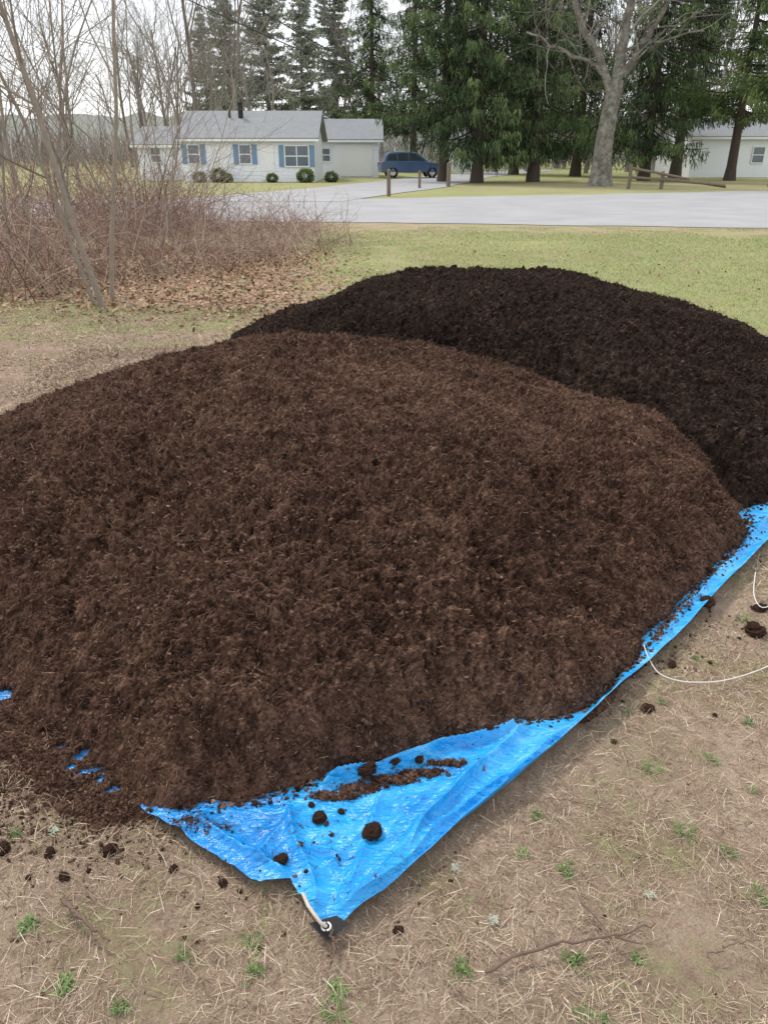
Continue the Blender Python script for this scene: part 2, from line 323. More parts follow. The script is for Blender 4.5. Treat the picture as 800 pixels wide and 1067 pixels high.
# ---------------------------------------------------------------- tarp
A=[G(*p) for p in [(340,978),(400,937),(480,866),(560,802),(625,746),(668,702),(705,668),(750,620),(800,568),(900,490),(1000,430)]]
B=[G(*p) for p in [(340,978),(322,950),(303,924),(272,926),(235,903),(190,872),(146,843),(98,826),(45,780),(0,735),(-120,655)]]
A=np.array(A);B=np.array(B);tarp_poly=[tuple(p) for p in A]+[tuple(p) for p in B[::-1]]
tt=np.linspace(0,1,11)
CRE=[(G(345,968),G(540,768),.030,.018),(G(335,960),G(296,850),.018,.014),(G(345,968),G(620,740),.020,.014),(G(303,924),G(205,858),.020,.012),(G(350,955),G(400,820),.012,.012),(G(322,830),G(530,768),.060,.011),(G(600,765),G(800,545),.03,.02),(G(420,900),G(500,800),.012,.010),(G(260,915),G(310,850),.010,.010)]
def tarp_z(x,y,v,u):
    r=piles_r(x,y);w=sstep(.97,1.04,r)
    ax,ay=A[0];rho=np.hypot(x-ax,y-ay);z=.008+w*0
    wx=x+.03*(vnoise(x,y,.12,3)-.5);wy=y+.03*(vnoise(x,y,.12,4)-.5)
    low=sstep(-.66,-.54,x)
    for a,b,h,s in CRE:
        d,t=seg(wx,wy,a,b);z+=w*low*h*np.exp(-np.abs(d/s)**1.3)*sstep(0,.12,t)
    rid=lambda c,sd,ax_,ay_:(1-np.abs(2*vnoise((x*ax_+y*ay_)*.45,(y*ax_-x*ay_)*1.8,c,sd)-1))
    z+=w*low*(.012*rid(.20,2,.55,.83)+.006*rid(.08,5,.62,.78)+.0026*rid(.03,7,.7,.7)+.001*rid(.016,3,.9,-.4))*sstep(0,.1,rho)
    z+=.028*np.exp(-(v/.025)**2)*sstep(.05,.3,u)*(.4+.8*vnoise(u*10,u*0,1,3))
    return z
NU,NV=440,340
u=np.linspace(0,1,NU)**1.25;v=np.linspace(0,1,NV)
Ax=np.interp(u,tt,A[:,0]);Ay=np.interp(u,tt,A[:,1]);Bx=np.interp(u,tt,B[:,0]);By=np.interp(u,tt,B[:,1])
Ax+=.008*(vnoise(u*30,u*0,1,5)-.5);By+=.012*(vnoise(u*40,u*0,1,6)-.5)
X=Ax[:,None]*(1-v)+Bx[:,None]*v;Y=Ay[:,None]*(1-v)+By[:,None]*v;U=np.broadcast_to(u[:,None],X.shape);V=np.broadcast_to(v,X.shape)
x,y=X.ravel(),Y.ravel();z=tarp_z(x,y,V.ravel(),U.ravel())
i=np.arange(NU-1)[:,None]*NV+np.arange(NV-1)[None];q=np.stack([i,i+1,i+NV+1,i+NV],-1).reshape(-1,4)
mb=MB();mb.add(np.stack([x,y,z],1),q,tone=.52+.3*(fbm(x,y,.12,4,3)-.5)+.15*sstep(0,.5,x)-.20*sstep(-.2,-.35,x))  # left side toned darker: shade of the fold painted into the colour
dirt=sstep(1.14,1.0,piles_r(x,y))*.6+.03
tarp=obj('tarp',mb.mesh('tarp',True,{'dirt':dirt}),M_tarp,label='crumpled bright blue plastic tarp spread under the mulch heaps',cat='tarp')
tz=lambda x,y:float(tarp_z(np.array([x]),np.array([y]),np.array([.5]),np.array([.05]))[0])
mb=MB();zz=.024;a,b_,c,d_=G(322,962,zz),G(350,955,zz),G(364,962,zz),G(341,981,.014)
mb.add([(*a,zz),(*b_,zz+.004),(*c,zz),(*d_,.014)],[(0,3,2,1)]);obj('corner_patch',mb.mesh('corner_patch'),M_blk,tarp)
gx,gy=G(340,966,.028)
an=np.linspace(0,2*math.pi,25);mb=MB();tube(mb,np.stack([gx+.010*np.cos(an),gy+.010*np.sin(an),.030+0*an],1),.0028,6);obj('grommet',mb.mesh('grommet',True),M_steel,tarp)
mb=MB();P=[(*G(316,933,.05),.055),(*G(321,944,.05),.052),(*G(327,952,.05),.05),(*G(334,962,.04),.042),(gx,gy,.03)];tube(mb,P,.0042,7);obj('tie_rope',mb.mesh('tie_rope',True),M_rope,tarp,label='short frayed rope end')
def poly(pts,n=60):
    pts=np.array(pts,float);t=np.linspace(0,1,len(pts));s=np.linspace(0,1,n)
    o=np.stack([np.interp(s,t,pts[:,k]) for k in range(pts.shape[1])],1)
    for _ in range(4): o[1:-1]=(o[:-2]+2*o[1:-1]+o[2:])/4
    return o
mb=MB();tube(mb,poly([(*G(668,684),.05),(*G(674,694),.03),(*G(685,705),.008),(*G(710,713),.008),(*G(745,713),.008),(*G(775,706),.008),(*G(815,690),.008),(*G(870,640),.008),(*G(830,612),.008),(*G(793,640),.008),(*G(783,622),.008),(*G(786,598),.008)]),.002,6)
obj('cord',mb.mesh('cord',True),M_cord,label='thin white cord trailing from tarp over dry grass',cat='cord')

# ---------------------------------------------------------------- ground
def gz(x,y):
    f=sstep(18,12,y)*sstep(-14,-8,x)*sstep(15,10,x)
    return f*(.035*(fbm(x,y,1.2,2,3)-.5)*sstep(.4,1.2,np.maximum(piles_r(x,y)-.6,0))-.014+.018*(fbm(x,y,.12,7,4)-.5))
k=np.linspace(-1,1,560);gx_=np.sinh(k*9.2)/np.sinh(9.2)*1500;gx_=np.unique(np.concatenate([gx_[np.abs(gx_)>4],np.arange(-4,4.001,.02)]))
yy=[-3.]
while yy[-1]<2500: yy.append(yy[-1]+(.06 if yy[-1]<.6 else .017 if yy[-1]<3 else .017+.03*(yy[-1]-3)))
yy=np.array(yy);yy=np.concatenate([[-400,-50,-10],yy])
X,Y=np.meshgrid(gx_,yy);x=X.ravel();y=Y.ravel();nx=len(gx_);ny=len(yy)
i=np.arange(ny-1)[:,None]*nx+np.arange(nx-1)[None];q=np.stack([i,i+1,i+nx+1,i+nx],-1).reshape(-1,4)
def fields(x,y):
    brush=sstep(-.3,-1.6,x+.12*(y-11))*sstep(8.6,9.6,y+.25*x+.6)*sstep(24,19,y)
    leftdirt=sstep(.2,-1.8,x)*sstep(9.5,8.,y)*sstep(3,4.5,y)
    green=.13+.60*sstep(5.5,7.5,y+.2*x)
    green=green-.22*leftdirt-.5*brush-.38*sstep(17.5,19.5,y+.17*x)*sstep(24,20,y)+.16*sstep(1.0,2.0,x)*sstep(1.8,2.8,y)-.30*sstep(36,40,y)*sstep(2,5,x)*sstep(58,52,y)
    soil=.36+.30*leftdirt+.35*brush
    return np.clip(green,0,1),np.clip(soil,0,1)
gr,soi=fields(x,y);mb=MB();mb.add(np.stack([x,y,gz(x,y)],1),q)
obj('ground',mb.mesh('ground',True,{'green':gr,'soil':soi}),M_ground,kind='structure',label='patchy lawn with thatch and bare soil',cat='ground')
def strip(name,L,R,z,mat,label):
    L=np.array(L,float);R=np.array(R,float);n=len(L);t=np.linspace(0,1,9)
    V=L[:,None]*(1-t)[None,:,None]+R[:,None]*t[None,:,None];V=np.concatenate([V.reshape(-1,2),np.full((n*9,1),z)],1)
    i=np.arange(n-1)[:,None]*9+np.arange(8)[None];q=np.stack([i,i+9,i+10,i+1],-1).reshape(-1,4)
    mb=MB();mb.add(V,q);m=mb.mesh(name)
    if m.polygons[0].normal.z<0: m.flip_normals()
    return obj(name,m,mat,kind='structure',label=label,cat='road')
xs=np.linspace(-70,70,400)
nearY=20.7-.17*xs*np.where(xs>0,1,.8)+.22*(vnoise(xs,xs*0,.8,3)-.5);farY=np.interp(xs,[-70,-8,-2,19,70],[41,31,31.5,39.5,54])+.5*(vnoise(xs,xs*0,1.5,4)-.5)
strip('road',np.stack([xs,nearY],1),np.stack([xs,farY],1),.012,M_road,'worn pale grey asphalt road')
t=np.linspace(0,1,60);sy=30+60*t;lx=np.interp(sy,[30,43,66,90],[-8.5,-3.2,3.6,13])+.3*(vnoise(sy,sy*0,2,5)-.5);rx=np.interp(sy,[30,44,64,90],[-1.6,3.4,8.4,19])+.3*(vnoise(sy,sy*0,2,6)-.5)
strip('side_road',np.stack([lx,sy],1),np.stack([rx,sy],1),.020,M_road,'side street of pale asphalt')

# ---------------------------------------------------------------- ground litter
def scatter(n,x0,x1,y0,y1,pw=1.0):
    x=rng.uniform(x0,x1,n);y=y0+(y1-y0)*rng.random(n)**pw;return x,y
x,y=scatter(520000,-2.8,3.6,.75,7,1.5);x3,y3=scatter(90000,-6.5,0,4.5,9.8);x=np.concatenate([x,x3]);y=np.concatenate([y,y3])
ok=(piles_r(x,y)>1.01)&~pip(x,y,tarp_poly)&(np.abs(x)<y*.62+.35)&(apron(x,y)<-.01)
dens=fbm(x,y,.30,9,3);ok&=(dens+.3*rng.random(len(x)))>.50
x=x[ok];y=y[ok];n=len(x);d=runit(n);d[:,2]=np.abs(d[:,2])*.28;d/=np.linalg.norm(d,axis=1)[:,None]
wsc=np.clip(y/2.2,.8,3)
mb=MB();blades(mb,np.stack([x,y,gz(x,y)+.001],1),d,np.tile([0,0,1.],(n,1))+runit(n)*.7,.010+.050*rng.random(n)**1.9,(.0008+.0012*rng.random(n))*wsc,rng.normal(size=n)*.5,np.clip(.45+.28*rng.normal(size=n),0,1))
obj('dead_grass',mb.mesh('dead_grass'),M_straw,kind='stuff',label='matted dry straw-coloured grass thatch on the soil',cat='dry grass')
mb=MB()
def crumbset(n,cx,cy,sx,sy,s0,offtarp=False):
    x=cx+sx*rng.normal(size=n);y=cy+sy*rng.normal(size=n);ok=(piles_r(x,y)>.97)&(holes(x,y)<.3)
    x=x[ok];y=y[ok];on=pip(x,y,tarp_poly)
    if offtarp:
        k=(~on)|(x<-.68);x=x[k];y=y[k];on=on[k]
    z=np.where(on,np.maximum(tarp_z(x,y,x*0+.5,x*0+.1),apron(x,y)),np.maximum(gz(x,y),apron(x,y)))
    s=s0*(.3+1.4*rng.random(len(x))**4);lumps(mb,np.stack([x,y,z+s*.3],1),s,np.clip(.4+.15*rng.normal(size=len(x)),0,1))
    m_=len(x);d=runit(m_);d[:,2]=np.abs(d[:,2])*.4;blades(mb,np.stack([x,y,z+.002],1)+.004*rng.normal(size=(m_,3))*[1,1,.2],d,runit(m_),.006+.015*rng.random(m_),.0016,.4,np.clip(.45+.2*rng.normal(size=m_),0,1))
for (px,py,n,sx,sy,s) in [(55,812,2600,.15,.05,.0045),(0,800,1800,.16,.07,.005),(110,842,700,.07,.025,.0045),(50,860,900,.2,.06,.0045),(130,880,130,.10,.06,.005)]:
    crumbset(n,*G(px,py),sx,sy,s,True)
for (px,py,n,sx,sy,s) in [(350,836,420,.028,.006,.006),(378,828,620,.028,.006,.006),(408,820,620,.028,.006,.006),(438,812,620,.028,.006,.006),(466,802,420,.025,.005,.005),(215,868,140,.05,.012,.0035),(195,862,90,.03,.008,.0035),(330,880,30,.08,.05,.005),(680,660,300,.07,.12,.005),(760,560,400,.08,.14,.006),(720,640,150,.15,.12,.005),(300,900,40,.15,.05,.004),(640,800,100,.4,.2,.003),(200,950,200,.4,.15,.004)]:
    crumbset(n,*G(px,py),sx,sy,s)
ang=rng.uniform(-math.pi,math.pi,9000)
for P_ in (P1,P2):
    R=np.interp(ang,P_.a,P_.r,period=2*math.pi)*(1+.014*np.abs(rng.normal(size=9000)))
    x=P_.c[0]+R*np.cos(ang);y=P_.c[1]+R*np.sin(ang);ok=(piles_r(x,y)>.98)&(holes(x,y)<.3);x=x[ok];y=y[ok]
    on=pip(x,y,tarp_poly);z=np.where(on,tarp_z(x,y,x*0+.5,x*0+.5),gz(x,y));s=.0045*(.4+1.6*rng.random(len(x))**3)
    lumps(mb,np.stack([x,y,z+s*.3],1),s,np.clip(.4+.2*rng.normal(size=len(x)),0,1))
obj('mulch_crumbs',mb.mesh('mulch_crumbs'),M_mulch,kind='stuff',label='loose crumbs of mulch sprinkled around the heap',cat='mulch')
def clump(r,seed):
    import bmesh
    bm=bmesh.new();bmesh.ops.create_icosphere(bm,subdivisions=5,radius=1)
    co_=np.array([v.co[:] for v in bm.verts]);x_=co_[:,0]+seed*3.3+co_[:,2]*1.7;y_=co_[:,1]+co_[:,2]*2.3
    k=.55+.95*fbm(x_,y_,.8,seed%9,4)+.45*crumbs(x_+5,y_+9,.4,2)+.4*crumbs(x_+2,y_+1,.18,3)
    co_=co_*k[:,None]*[1,1,.72]
    f_=np.array([[v.index for v in f.verts] for f in bm.faces]);bm.free()
    mb=MB();mb.add(co_,t=f_,tone=.34);n=420;dd=runit(n);j=rng.integers(0,len(co_),n)
    blades(mb,co_[j],runit(n)*.6+dd*.3,dd,.3+.3*rng.random(n),.05,.4,np.clip(.45+.2*rng.normal(size=n),0,1))
    m=mb.mesh('mulch_clump',True);m.materials.append(M_mulch);return m
cms=[clump(1,s) for s in range(5)]
for j,(px,py,r) in enumerate([(388,877,.022),(333,860,.016),(294,906,.016),(383,817,.022),(409,805,.016),(436,801,.011),(356,853,.007),(735,634,.024),(786,657,.034),(792,632,.022),(675,735,.016),(115,884,.018),(52,886,.012),(3,882,.016),(180,903,.009),(232,917,.009),(67,911,.010),(92,905,.006),(30,912,.007),(415,966,.009),(700,690,.013),(740,600,.016),(766,560,.022),(775,548,.016),(640,770,.007),(745,742,.007),(250,925,.006),(205,940,.006),(325,846,.008),(508,775,.010)]):
    gx,gy=G(px,py);on=pip(np.array([gx]),np.array([gy]),tarp_poly)[0];zz=tz(gx,gy) if on else float(gz(np.array([gx]),np.array([gy]))[0])
    o=obj('mulch_clump',cms[j%5],None,label='small dark mulch clod lying on blue tarp' if on else 'small dark mulch clod lying on dry grass',cat='mulch clod',group='mulch clods fallen around the heap',loc=(gx,gy,zz+r*.35))
    o.scale=(r*random.uniform(.9,1.3),r*random.uniform(.75,1.1),r);o.rotation_euler=(0,0,random.uniform(0,6))
def twig(pts,r,label,side=[]):
    mb=MB();P=poly([(*G(a,b),.012+.006*k) for a,b,k in pts],24);P[:,:2]+=.003*rng.normal(size=(24,2));tube(mb,P,np.linspace(r,r*.4,24),7,.5)
    for sp in side: Q=poly([(*G(a,b),.014) for a,b in sp],10);tube(mb,Q,np.linspace(r*.8,r*.3,10),6,.5)
    obj('twig',mb.mesh('twig',True),M_twig,label=label,cat='twig')
twig([(505,1018,0),(545,998,1),(590,986,1),(640,980,1),(682,970,2)],.0045,'long thin dry twig on bare soil',[[(604,944),(622,962),(636,982)],[(640,980),(655,985),(668,988)]])
twig([(68,942,0),(88,962,1),(112,986,1)],.007,'short brown stick lying on dry grass',[])
twig([(735,1000,0),(760,990,1),(792,985,1)],.002,'fine pale twig on soil')
twig([(520,845,0),(575,835,1),(640,850,1)],.0018,'fine pale twig on dry grass')
twig([(345,972,2),(350,990,0),(344,1012,0)],.004,'dark forked stick under the tarp corner')
def weed(n,r,kind):
    mb=MB();a=rng.random(n)*6.28;el_=rng.uniform(.1,.9,n);d=np.stack([np.cos(a)*np.cos(el_),np.sin(a)*np.cos(el_),np.sin(el_)],1)
    p=d*0.15*r;p[:,2]=0;p[:,:2]+=r*.3*rng.normal(size=(n,2));blades(mb,p,d,np.tile([0,0,1.],(n,1))+runit(n)*.3,r*(.5+.5*rng.random(n)),r*kind,.5,rng.random(n));return mb.mesh('weed')
wm=[weed(30,.045,.12),weed(40,.036,.16),weed(34,.055,.06)];lm=weed(90,.018,.16);lm.materials.append(M_lichen)
for m_ in wm:m_.materials.append(M_weed)
for j,(px,py) in enumerate([(125,1045),(352,1030),(350,1052),(600,1000),(664,995),(608,1058),(190,992),(66,1025),(775,643),(760,595),(725,682),(652,738),(690,728),(545,888),(265,978),(15,866),(630,1058),(757,885),(780,750),(700,640),(715,865),(265,1010),(560,845),(740,790),(590,905),(785,820),(680,800),(480,1010),(30,960),(790,930)]):
    gx,gy=G(px,py);o=obj('weed',wm[j%3],label='small green weed sprouting from bare soil',cat='weed',group='weeds in the bare lawn',loc=(gx,gy,float(gz(np.array([gx]),np.array([gy]))[0])));o.rotation_euler=(0,0,j);s_=random.uniform(.35,.75);o.scale=(s_,)*3
for px,py in [(515,956),(676,929),(474,901),(57,862)]:
    gx,gy=G(px,py);o=obj('rosette_plant',lm,label='pale grey-green fuzzy rosette growing in bare soil',cat='weed',group='pale rosettes in the lawn',loc=(gx,gy,-.010));o.rotation_euler=(0,0,px);o.scale=(.7,.7,.4)
mb=MB()
x,y=scatter(230000,-7,12,5.0,19.5,1.3);g=fields(x,y)[0]+1.3*(fbm(x,y,.9,3,4)-.5);ok=(g>.33+.45*rng.random(len(x)))&(piles_r(x,y)>1.0)&(np.abs(x)<y*.5+1)
x=x[ok];y=y[ok]
x2,y2=scatter(200000,-2.5,3.4,.8,5.5,1.1);g=fbm(x2,y2,.16,1,4)+.13*sstep(.9,1.9,x2)*sstep(1.6,2.4,y2);ok=(g>.60+.10*rng.random(len(x2)))&(piles_r(x2,y2)>1.02)&~pip(x2,y2,tarp_poly)
n1=len(x);x=np.concatenate([x,x2[ok]]);y=np.concatenate([y,y2[ok]]);n=len(x)
d=runit(n)*.8;d[:,2]=np.abs(d[:,2])+.35;d/=np.linalg.norm(d,axis=1)[:,None]
far=np.clip(y/6,.25,2.0);blades(mb,np.stack([x,y,gz(x,y)],1),d,runit(n),(.012+.020*rng.random(n))*np.clip(far,.6,1.2),.0024*far,rng.normal(size=n)*.4,np.clip(.45+.3*rng.normal(size=n)+.6*(vnoise(x,y,1.1,4)-.5),0,1))
obj('grass',mb.mesh('grass'),M_grass,kind='stuff',label='short spring grass, yellowish green',cat='grass')
x,y=scatter(30000,-9,.6,7.6,15);ok=(x+.12*(y-11)<-.8+.5*rng.normal(size=len(x)))&(y+.25*x>8.1+.5*rng.normal(size=len(x)));x=x[ok];y=y[ok]
x2,y2=scatter(500,-4,6,5.5,18);x=np.concatenate([x,x2]);y=np.concatenate([y,y2]);n=len(x)
d=runit(n);d[:,2]*=.4;d/=np.linalg.norm(d,axis=1)[:,None];mb=MB();blades(mb,np.stack([x,y,gz(x,y)+.01],1),d,runit(n)*.4+[0,0,.8],.03+.04*rng.random(n),.02+.02*rng.random(n),rng.normal(size=n)*.5,np.clip(.5+.3*rng.normal(size=n),0,1))
obj('leaf_litter',mb.mesh('leaf_litter'),M_leaf,kind='stuff',label='dry fallen leaves beneath the bare brush',cat='leaves')

# ---------------------------------------------------------------- bare trees
def grow(mt,mbr,p,d,L,r,lev,maxl,rg,nb=4,wob=.12,upw=.06,kk=None,spread=.75,t0=.35):
    n=7 if lev<2 else 4;P=[np.array(p,float)];d=np.array(d,float)
    for i in range(n-1):
        d=d+wob*rg.normal(size=3)+np.array([0,0,upw]);d/=np.linalg.norm(d);P.append(P[-1]+d*L/(n-1))
    P=np.array(P);R=np.linspace(r,r*(.45 if lev<maxl else .3),n)
    tube(mt if lev==0 else mbr,P,R,(kk or [8,6,4,3,3,3])[lev],float(np.clip(.5+.15*rg.normal(),0,1)))
    if lev>=maxl:return
    m=nb+int(rg.integers(0,2)) + (3 if lev==0 else 0)
    for j in range(m):
        t=(t0+(1-t0)*(j+rg.random()*.8)/m) if lev==0 else (.2+.8*(j+rg.random())/m)
        f=min(t,1)*(n-1);i=min(int(f),n-2);q=P[i]+(P[i+1]-P[i])*(f-i);td=P[i+1]-P[i];td/=np.linalg.norm(td)
        s=np.cross(td,rg.normal(size=3));s/=np.linalg.norm(s)+1e-9;nd=td*(1-spread*.45)+s*spread;nd/=np.linalg.norm(nd)
        rr=np.interp(f,np.arange(n),R)*(.45+.15*rg.random());grow(mt,mbr,q,nd,L*(.42+.25*rg.random()),rr,lev+1,maxl,rg,nb,wob*1.15,upw,kk,spread)
def bare(name,L,r,maxl,seed,mat,label,loc,d0=(0,0,1),nb=4,wob=.08,spread=.75,group=None,kk=None,cat='tree',t0=.35):
    rg=np.random.default_rng(seed);a=MB();b=MB();grow(a,b,(0,0,-.1),d0,L,r,0,maxl,rg,nb,wob,.05,kk,spread,t0)
    e=obj(name,None,label=label,cat=cat,group=group,loc=(*loc,0));obj('trunk',a.mesh('trunk',True),mat,e);obj('branch',b.mesh('branch',True),mat,e);return e
LB='slender leafless young tree standing in brushy edge'
for j,(px,py,L,r,d,nb_) in enumerate([(108,318,4.6,.036,(-.04,0,1),4),(100,316,4.2,.026,(-.17,.1,1),4),(116,312,4.4,.028,(.13,.1,1),4),(40,285,4.5,.022,(-.1,.2,1),4),(165,275,3.4,.013,(.1,.1,1),4),(75,270,5,.024,(.05,.1,1),4),(10,290,4.6,.022,(.12,0,1),4),(140,262,4.2,.018,(-.2,.1,1),4),(205,262,3.0,.012,(.15,.1,1),4),(60,240,6,.032,(0,.1,1),5),(20,232,7,.045,(0,.1,1),5),(180,255,3.8,.015,(.1,.1,1),4),(150,236,5.5,.022,(.05,.1,1),4),(90,228,7,.036,(-.05,.1,1),5),(188,270,3.0,.011,(-.15,0,1),4),(160,250,3.6,.014,(.2,0,1),4),(130,275,3.2,.012,(.3,0,1),4),(225,258,2.2,.009,(.2,0,1),4),(175,240,3.0,.014,(0,0,1),4)]):
    d=np.array(d,float);d/=np.linalg.norm(d);bare('young_tree',L,r,3,40+j,M_barky,LB,G(px,py),d,nb=nb_,wob=.10,group='young bare trees in the brush',kk=[7,5,3,3],t0=.2,spread=.68)
def bramble(seed,n,h,w):
    rg=np.random.default_rng(seed);mb=MB()
    for i in range(n):
        a=rg.random()*6.28;R=w*.5*rg.random()**.5;p=np.array([R*math.cos(a),R*math.sin(a),0]);a2=rg.random()*6.28;lean=rg.uniform(.05,1.0)
        d=np.array([math.cos(a2)*lean,math.sin(a2)*lean,1.]);L=h*rg.uniform(.4,1.6);P=[p]
        for s in range(6):
            d=d+.18*rg.normal(size=3)-np.array([0,0,.22*lean+.02]);d/=np.linalg.norm(d);P.append(P[-1]+d*L/6)
        P=np.array(P);P[:,2]=np.maximum(P[:,2],.01);tone=float(np.clip(.5+.32*rg.normal(),0,1));tube(mb,P,np.linspace(.0062,.0018,7)*rg.uniform(.6,1.4),3,tone)
        for s in range(3):
            i0=rg.integers(1,6);dd=rg.normal(size=3)+[0,0,.5];dd/=np.linalg.norm(dd);l=rg.uniform(.15,.45);q=P[i0]
            tube(mb,np.array([q,q+dd*l*.5+.02*rg.normal(size=3),q+dd*l+.05*rg.normal(size=3)+[0,0,-.03]]),[.0026,.0018,.001],3,tone)
    m=mb.mesh('bare_shrub');m.materials.append(M_cane);return m
sm=[bramble(60+i,74,1.2,1.9) for i in range(4)]
sp=[(20,300,1.0),(70,292,.9),(150,288,.8),(205,280,.8),(255,272,.75),(300,262,.7),(330,256,.6),(0,275,1.2),(60,268,1.1),(120,262,1.1),(175,262,1.0),(230,256,.85),(285,248,.75),(325,243,.6),(30,250,1.5),(90,248,1.4),(150,246,1.3),(190,243,1.1),(250,240,.75),(-30,310,1.2),(-60,270,1.4),(0,236,1.8),(70,234,1.8),(125,232,1.7),(165,232,1.4),(185,236,1.1),(300,238,.7),(140,234,1.9),(158,240,1.5)]
for j,(px,py,s) in enumerate(sp):
    gx,gy=G(px,py);o=obj('bare_shrub',sm[j%4],label='tangled leafless reddish-brown bramble shrub over leaf litter',cat='shrub',group='brambles along the yard edge',loc=(gx,gy,0));o.rotation_euler=(0,0,j*1.3);o.scale=(max(s,.9),max(s,.9),s*random.uniform(.85,1.05))
def maple():
    rg=np.random.default_rng(5);a=MB();b=MB()
    P=poly([(0,0,-.2),(.02,0,.5),(-.05,0,2),(.1,0,3.6),(.3,.1,5)],16);R=np.interp(P[:,2],[-.2,.3,1.2,3.6,5],[.80,.62,.50,.42,.37]);tube(a,P,R,14,.5)
    for pts,r0 in [([(.15,0,4.3),(-.6,.1,5.8),(-1.7,.2,7.6),(-3.0,.3,9.8),(-3.8,.2,13)],.24),([(.3,.1,4.9),(.45,.1,7),(.5,0,9),(.9,0,13)],.30),([(.3,0,4.8),(1.1,-.2,6.2),(2.2,-.4,8.0),(3.6,-.5,11)],.20),([(-.3,.1,5.2),(-1.5,-.4,5.9),(-3.2,-.6,6.4),(-4.6,-.7,7.2)],.11)]:
        Q=poly(pts,14);Q[1:]+=.07*rg.normal(size=(13,3));RR=np.linspace(r0,r0*.4,14);tube(b,Q,RR,8,.5)
        for j in range(12):
            i=int(rg.integers(3,13));d=rg.normal(size=3)+[0,0,.4];d/=np.linalg.norm(d);grow(b,b,Q[i],d,rg.uniform(2,4.2),RR[i]*.33,1,3,rg,4,.18,.01,[6,5,4,3],.75)
    e=obj('maple_tree',None,label='large leafless tree with pale lichen-covered forked trunk',cat='tree');obj('trunk',a.mesh('trunk',True),M_maple,e);obj('branch',b.mesh('branch',True),M_maple,e)
    e.location=((626-400)*45/875,45,0)
maple()
# ---------------------------------------------------------------- conifers
def spruce(seed,H,Lm,z0,nper=7,dz=.34,wd=.05,top=15,droop=.30,dens=1.0,upc=0,zmin=.4,hang=1.,ln=1.,curtain=.6):
    rg=np.random.default_rng(seed);t=MB();c=MB();tube(t,poly([(0,0,-.2),(.03,0,H*.3),(0,.05,H*.7),(0,0,H)],14),np.interp(np.linspace(0,1,14),[0,.06,1],[.46,.33,.03]),9,.5)
    z=z0
    while z<min(H-.4,top):
        f=(1-z/H)**.75
        for k in range(nper):
            a=rg.random()*6.28;L=Lm*f*rg.uniform(.45,1.2);zz=z+rg.uniform(-.12,.12)
            s=np.linspace(0,1,9);out=np.array([math.cos(a),math.sin(a),0]);side=np.array([-math.sin(a),math.cos(a),0])
            dr=droop*rg.uniform(.6,1.4);P=out[None]*s[:,None]*L+np.array([0,0,1.])*(zz+L*(-dr*1.8*s+ (dr*1.1+upc)*s**2.2))[:,None]+side*(.08*L*rg.normal()*s**2)[:,None]
            zm=zmin*rg.uniform(.85,1.5)
            if P[:,2].min()<zm: P[:,2]+=zm-P[:,2].min()
            tube(t,P[::2],np.linspace(.05,.012,5),3,.3)
            n=int(60*dens*L/3);u_=.10+.90*rg.random(n)**.8;B0=np.stack([np.interp(u_,s,P[:,i]) for i in range(3)],1);sg=rg.choice([-1,1],n);wdt=.5*(1.05-u_)*L*.5
            off=sg*wdt*rg.random(n);hg=rg.random(n)**1.4*curtain*(.4+.6*np.abs(np.sin(u_*23+k)));p=B0+side*off[:,None]+np.array([0,0,-1])*(np.abs(off)*.30+hg)[:,None]
            d=side*(sg*.28)[:,None]+out*.25+np.array([0,0,-1.])*(hang*(.5+.7*rg.random(n)))[:,None]+.28*rg.normal(size=(n,3));d/=np.linalg.norm(d,axis=1)[:,None]
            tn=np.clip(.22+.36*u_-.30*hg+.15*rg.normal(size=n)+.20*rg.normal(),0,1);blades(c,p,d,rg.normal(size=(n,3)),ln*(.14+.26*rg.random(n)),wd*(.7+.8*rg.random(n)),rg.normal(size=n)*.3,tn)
        z+=dz*rg.uniform(.7,1.3)
    return t.mesh('trunk',True),c.mesh('crown')
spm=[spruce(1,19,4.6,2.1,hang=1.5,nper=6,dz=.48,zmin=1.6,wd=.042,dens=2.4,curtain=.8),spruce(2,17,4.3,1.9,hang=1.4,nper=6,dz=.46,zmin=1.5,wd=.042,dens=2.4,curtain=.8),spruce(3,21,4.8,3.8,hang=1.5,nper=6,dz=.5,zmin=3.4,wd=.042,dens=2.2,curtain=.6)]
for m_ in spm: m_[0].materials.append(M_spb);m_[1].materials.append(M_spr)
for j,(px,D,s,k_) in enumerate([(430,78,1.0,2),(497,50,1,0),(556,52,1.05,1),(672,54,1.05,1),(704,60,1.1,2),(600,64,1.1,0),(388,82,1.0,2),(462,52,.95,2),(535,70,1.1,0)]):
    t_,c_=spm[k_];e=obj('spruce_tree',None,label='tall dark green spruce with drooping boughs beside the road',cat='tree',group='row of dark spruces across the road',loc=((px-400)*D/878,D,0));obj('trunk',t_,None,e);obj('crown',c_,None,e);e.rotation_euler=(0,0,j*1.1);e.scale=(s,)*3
t_,c_=spruce(9,15,4.0,3.8,nper=6,dz=.46,droop=.12,upc=.12,zmin=2.8,dens=2.0,wd=.045,hang=.7,curtain=.35);t_.materials.append(M_spb);c_.materials.append(M_pine)
for px,D,s in [(812,44,1.0),(865,46,1.0),(762,54,.95)]:
    e=obj('pine_tree',None,label='lighter yellow-green pine with spreading boughs',cat='tree',group='lighter pines by the road',loc=((px-400)*D/878,D,0));obj('trunk',t_,None,e);obj('crown',c_,None,e);e.scale=(s,)*3;e.rotation_euler=(0,0,px)
t_,c_=spruce(12,22,4.6,4,nper=7,dz=.6,wd=.09,droop=.05,upc=.15,top=21,dens=1.9,hang=.25,ln=1.2,curtain=.3);t_.materials.append(M_farw);c_.materials.append(M_fpine)
